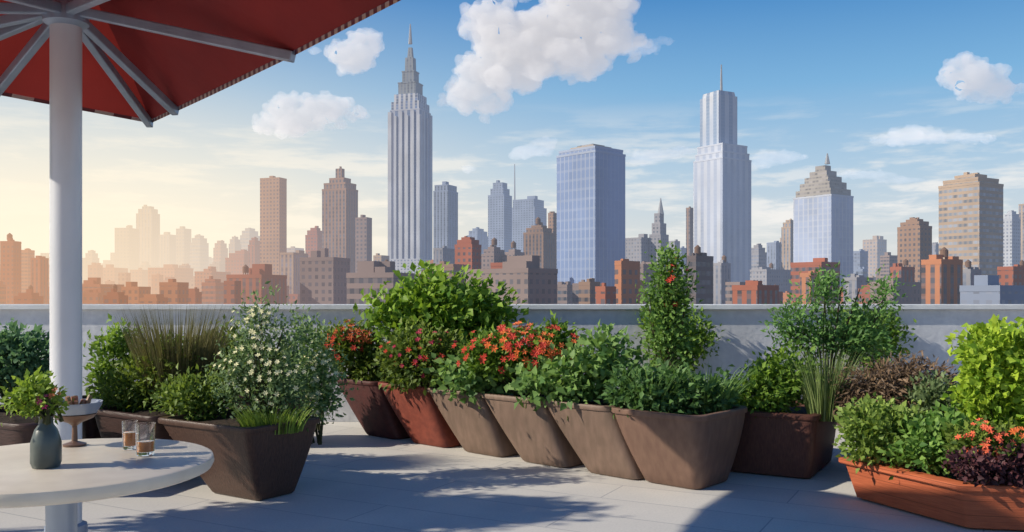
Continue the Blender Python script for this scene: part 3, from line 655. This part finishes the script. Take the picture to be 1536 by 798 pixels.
alu=surf('brushed_aluminium',(.36,.42,.52),(.29,.34,.43),.4,12,(1,1,.1),bump=.03,metal=.35,spec=.5)
polem=surf('pole_paint',(.70,.72,.76),(.64,.66,.70),.35,8,(1,1,.1),bump=.02,metal=.1,spec=.5)
H=Vector((-2.314,4.6,0))
umb=empty('patio_umbrella',H); tag(umb,'large red patio umbrella with silver ribs and white pole','umbrella')
mb=MB(); mb.lathe([(.076,.06),(.076,3.2)],(0,0,0),28); mb.obj('pole',polem,umb,smooth=True)
mb=MB(); mb.lathe([(.42,.003),(.42,.05),(.40,.065),(.11,.075),(.10,.25),(.0801,.26)],(0,0,0),40); mb.obj('base',alu,umb,smooth=True)
mb=MB(); mb.lathe([(.079,2.83),(.11,2.85),(.11,2.95),(.079,2.97)],(0,0,0),28); mb.obj('collar',alu,umb,smooth=True)
ed=[W(225,180,6.0),W(440,76,4.2),W(600,-8,3.4),Vector((-1.0,2.9,2.6)),Vector((-2.2,2.9,2.6)),Vector((-3.1,3.5,2.62)),Vector((-3.35,4.4,2.66)),W(-10,135,5.1)]
ed=[Vector(p)-H for p in ed]
apex=Vector((0,0,3.25)); vs=[apex];fs=[];S=8;K=6;ne=len(ed);ring=[]
for i in range(ne):
    for k in range(K):
        a=ed[i].lerp(ed[(i+1)%ne],k/K); sag=math.sin(math.pi*k/K)
        ring.append((a,sag))
nr_=len(ring)
for s in range(1,S+1):
    for (a,sag) in ring:
        tt=s/S; p=apex.lerp(a,tt); p.z-=sag*.04*math.sin(math.pi*tt); p.z+=.06*math.sin(math.pi*tt); vs.append(p)
for i in range(nr_): fs.append((0,1+i,1+(i+1)%nr_))
for s in range(S-1):
    for i in range(nr_):
        j=(i+1)%nr_; fs.append((1+s*nr_+i,1+(s+1)*nr_+i,1+(s+1)*nr_+j,1+s*nr_+j))
mb=MB(); mb.add(vs,fs); cn=mb.obj('canopy',redm,umb,smooth=True)
m,t,out=newmat('piped_trim'); tc=t.n('ShaderNodeTexCoord'); sx=t.n('ShaderNodeSeparateXYZ'); t.l(tc.outputs['Object'],sx.inputs[0])
g_=t.m('FRACT',t.m('MULTIPLY',t.m('SUBTRACT',sx.outputs[0],sx.outputs[1]),11.0)); mk=t.m('GREATER_THAN',g_,.5)
b=t.n('ShaderNodeBsdfPrincipled'); t.l(t.mix(mk,(.50,.36,.28),(.14,.03,.03)),b.inputs['Base Color']); t.l(b.outputs[0],out.inputs[0])
vs=[];fs=[]
for i,(a,sag) in enumerate(ring):
    p=a.copy(); o2=Vector((a.x,a.y,0)).normalized()*.012
    vs+= [p+o2+Vector((0,0,.008)),p+o2*1.2-Vector((0,0,.02))]
for i in range(nr_):
    j=(i+1)%nr_; fs.append((2*i,2*j,2*j+1,2*i+1))
mb=MB(); mb.add(vs,fs); mb.obj('edge_trim',m,umb)
hub=Vector((0,0,2.9))
mid=ed[0].lerp(ed[1],.24)
for tg in [ed[0],ed[1],mid,ed[3],ed[4],ed[5],ed[6],ed[7],ed[6].lerp(ed[7],.4)]:
    tg=tg+Vector((0,0,-.03)); mb=MB(); dr=Vector((tg.x,tg.y,0)).normalized(); mb.beam(hub+dr*.10,tg,.045,.05); mb.obj('rib',alu,umb,bevel=.006)

# ---------------------------------------------------------------- table and things on it
TX,TY=-1.88,3.7
tab=empty('round_table',(TX,TY,0)); tag(tab,'round cream stone-topped table with metal pedestal','table')
ttop=surf('table_top',(.74,.67,.56),(.66,.59,.49),.4,9,bump=.05,spec=.4)
mb=MB(); mb.lathe([(.0,.69),(.57,.69),(.595,.70),(.605,.72),(.60,.745),(.59,.75),(.0,.75)],(0,0,0),72); mb.obj('table_top',ttop,tab,smooth=True)
mb=MB(); mb.lathe([(.28,.003),(.28,.02),(.10,.05),(.06,.09),(.06,.60),(.12,.688)],(0,0,0),32); mb.obj('pedestal',alu,tab,smooth=True)
def onT(px,py): d=(CH-.752)*F/(py-HY); return Vector(((px-CX)/F*d,d,.752))
vb=onT(69,700)
vase=MB(); vase.lathe([(.0,.0),(.05,.0),(.058,.02),(.057,.10),(.042,.15),(.028,.17),(.026,.195),(.030,.205),(.024,.203),(.020,.17),(.0,.165)],(0,0,0),32)
ceram=surf('dark_ceramic',(.10,.12,.11),(.06,.075,.07),.3,12,bump=.03,spec=.5)
vo=vase.obj('vase',ceram,smooth=True); vo.location=vb; tag(vo,'dark green-grey ceramic vase holding a small bouquet','vase')
bq=plant('bouquet','small leafy bouquet with a pink flower in a vase',[(50,588,18,14),(68,602,14,14),(34,600,12,12)],vb.y,((.07,.15,.02),(.36,.50,.08)),.028,.6,soil=.95,base=69,flowers=[((74,598,12,10),(.6,.05,.25),4,.022),((92,588,10,12),(.5,.16,.07),5,.014)],cat='flowers',nstem=6,dens=.8)
gb=onT(112,668); bowl=empty('footed_bowl',gb); tag(bowl,'footed bowl with brown base and silver-grey rim on table','bowl')
wood=surf('bowl_wood',(.20,.12,.085),(.14,.085,.065),.35,20,bump=.05)
mb=MB(); mb.lathe([(0,0),(.05,0),(.05,.008),(.013,.02),(.011,.09),(.03,.105),(.08,.125),(.095,.145),(.085,.147),(0,.12)],(0,0,0),36); mb.obj('stand',wood,bowl,smooth=True)
mb=MB(); mb.lathe([(.0,.1485),(.093,.1485),(.115,.185),(.118,.20),(.111,.198),(.086,.165),(0,.16)],(0,0,0),36); mb.obj('dish',alu,bowl,smooth=True)
mb=MB()
for i in range(14):
    a=random.uniform(0,6.28); r=random.uniform(.0,.055); mb.tube([(r*math.cos(a),r*math.sin(a),.17),(r*1.4*math.cos(a),r*1.4*math.sin(a),.20+random.uniform(0,.03))],[.015,.009],7)
mb.obj('fruit',surf('fruit',(.35,.12,.08),(.2,.16,.06),.5,30,bump=0),bowl,smooth=True)
m,t,out=newmat('clear_glass'); b=t.n('ShaderNodeBsdfPrincipled'); b.inputs['Transmission Weight'].default_value=1; b.inputs['Roughness'].default_value=.02; b.inputs['IOR'].default_value=1.45; b.inputs['Base Color'].default_value=(.95,.97,1,1); t.l(b.outputs[0],out.inputs[0]); glassm=m
m,t,out=newmat('amber_drink'); b=t.n('ShaderNodeBsdfPrincipled'); b.inputs['Transmission Weight'].default_value=.3; b.inputs['Roughness'].default_value=.1; b.inputs['Base Color'].default_value=(.75,.28,.06,1); t.l(b.outputs[0],out.inputs[0]); amber=m
for (px,py,r,h,lv,lb) in ((195,673,.034,.125,.075,'clear tumbler half full of brown drink'),(218,682,.042,.135,.06,'clear tumbler with amber drink')):
    p=onT(px,py); g=empty('drinking_glass',p); tag(g,lb,'glass','glasses on the table')
    mb=MB(); mb.lathe([(0,0),(r*.85,0),(r*.88,.004),(r,h),(r*.94,h),(r*.82,.014),(0,.012)],(0,0,0),32); mb.obj('tumbler',glassm,g,smooth=True)
    mb=MB(); mb.lathe([(0,.0145),(r*.80,.0165),(r*.84,lv),(0,lv)],(0,0,0),32); mb.obj('drink',amber,g,smooth=True)
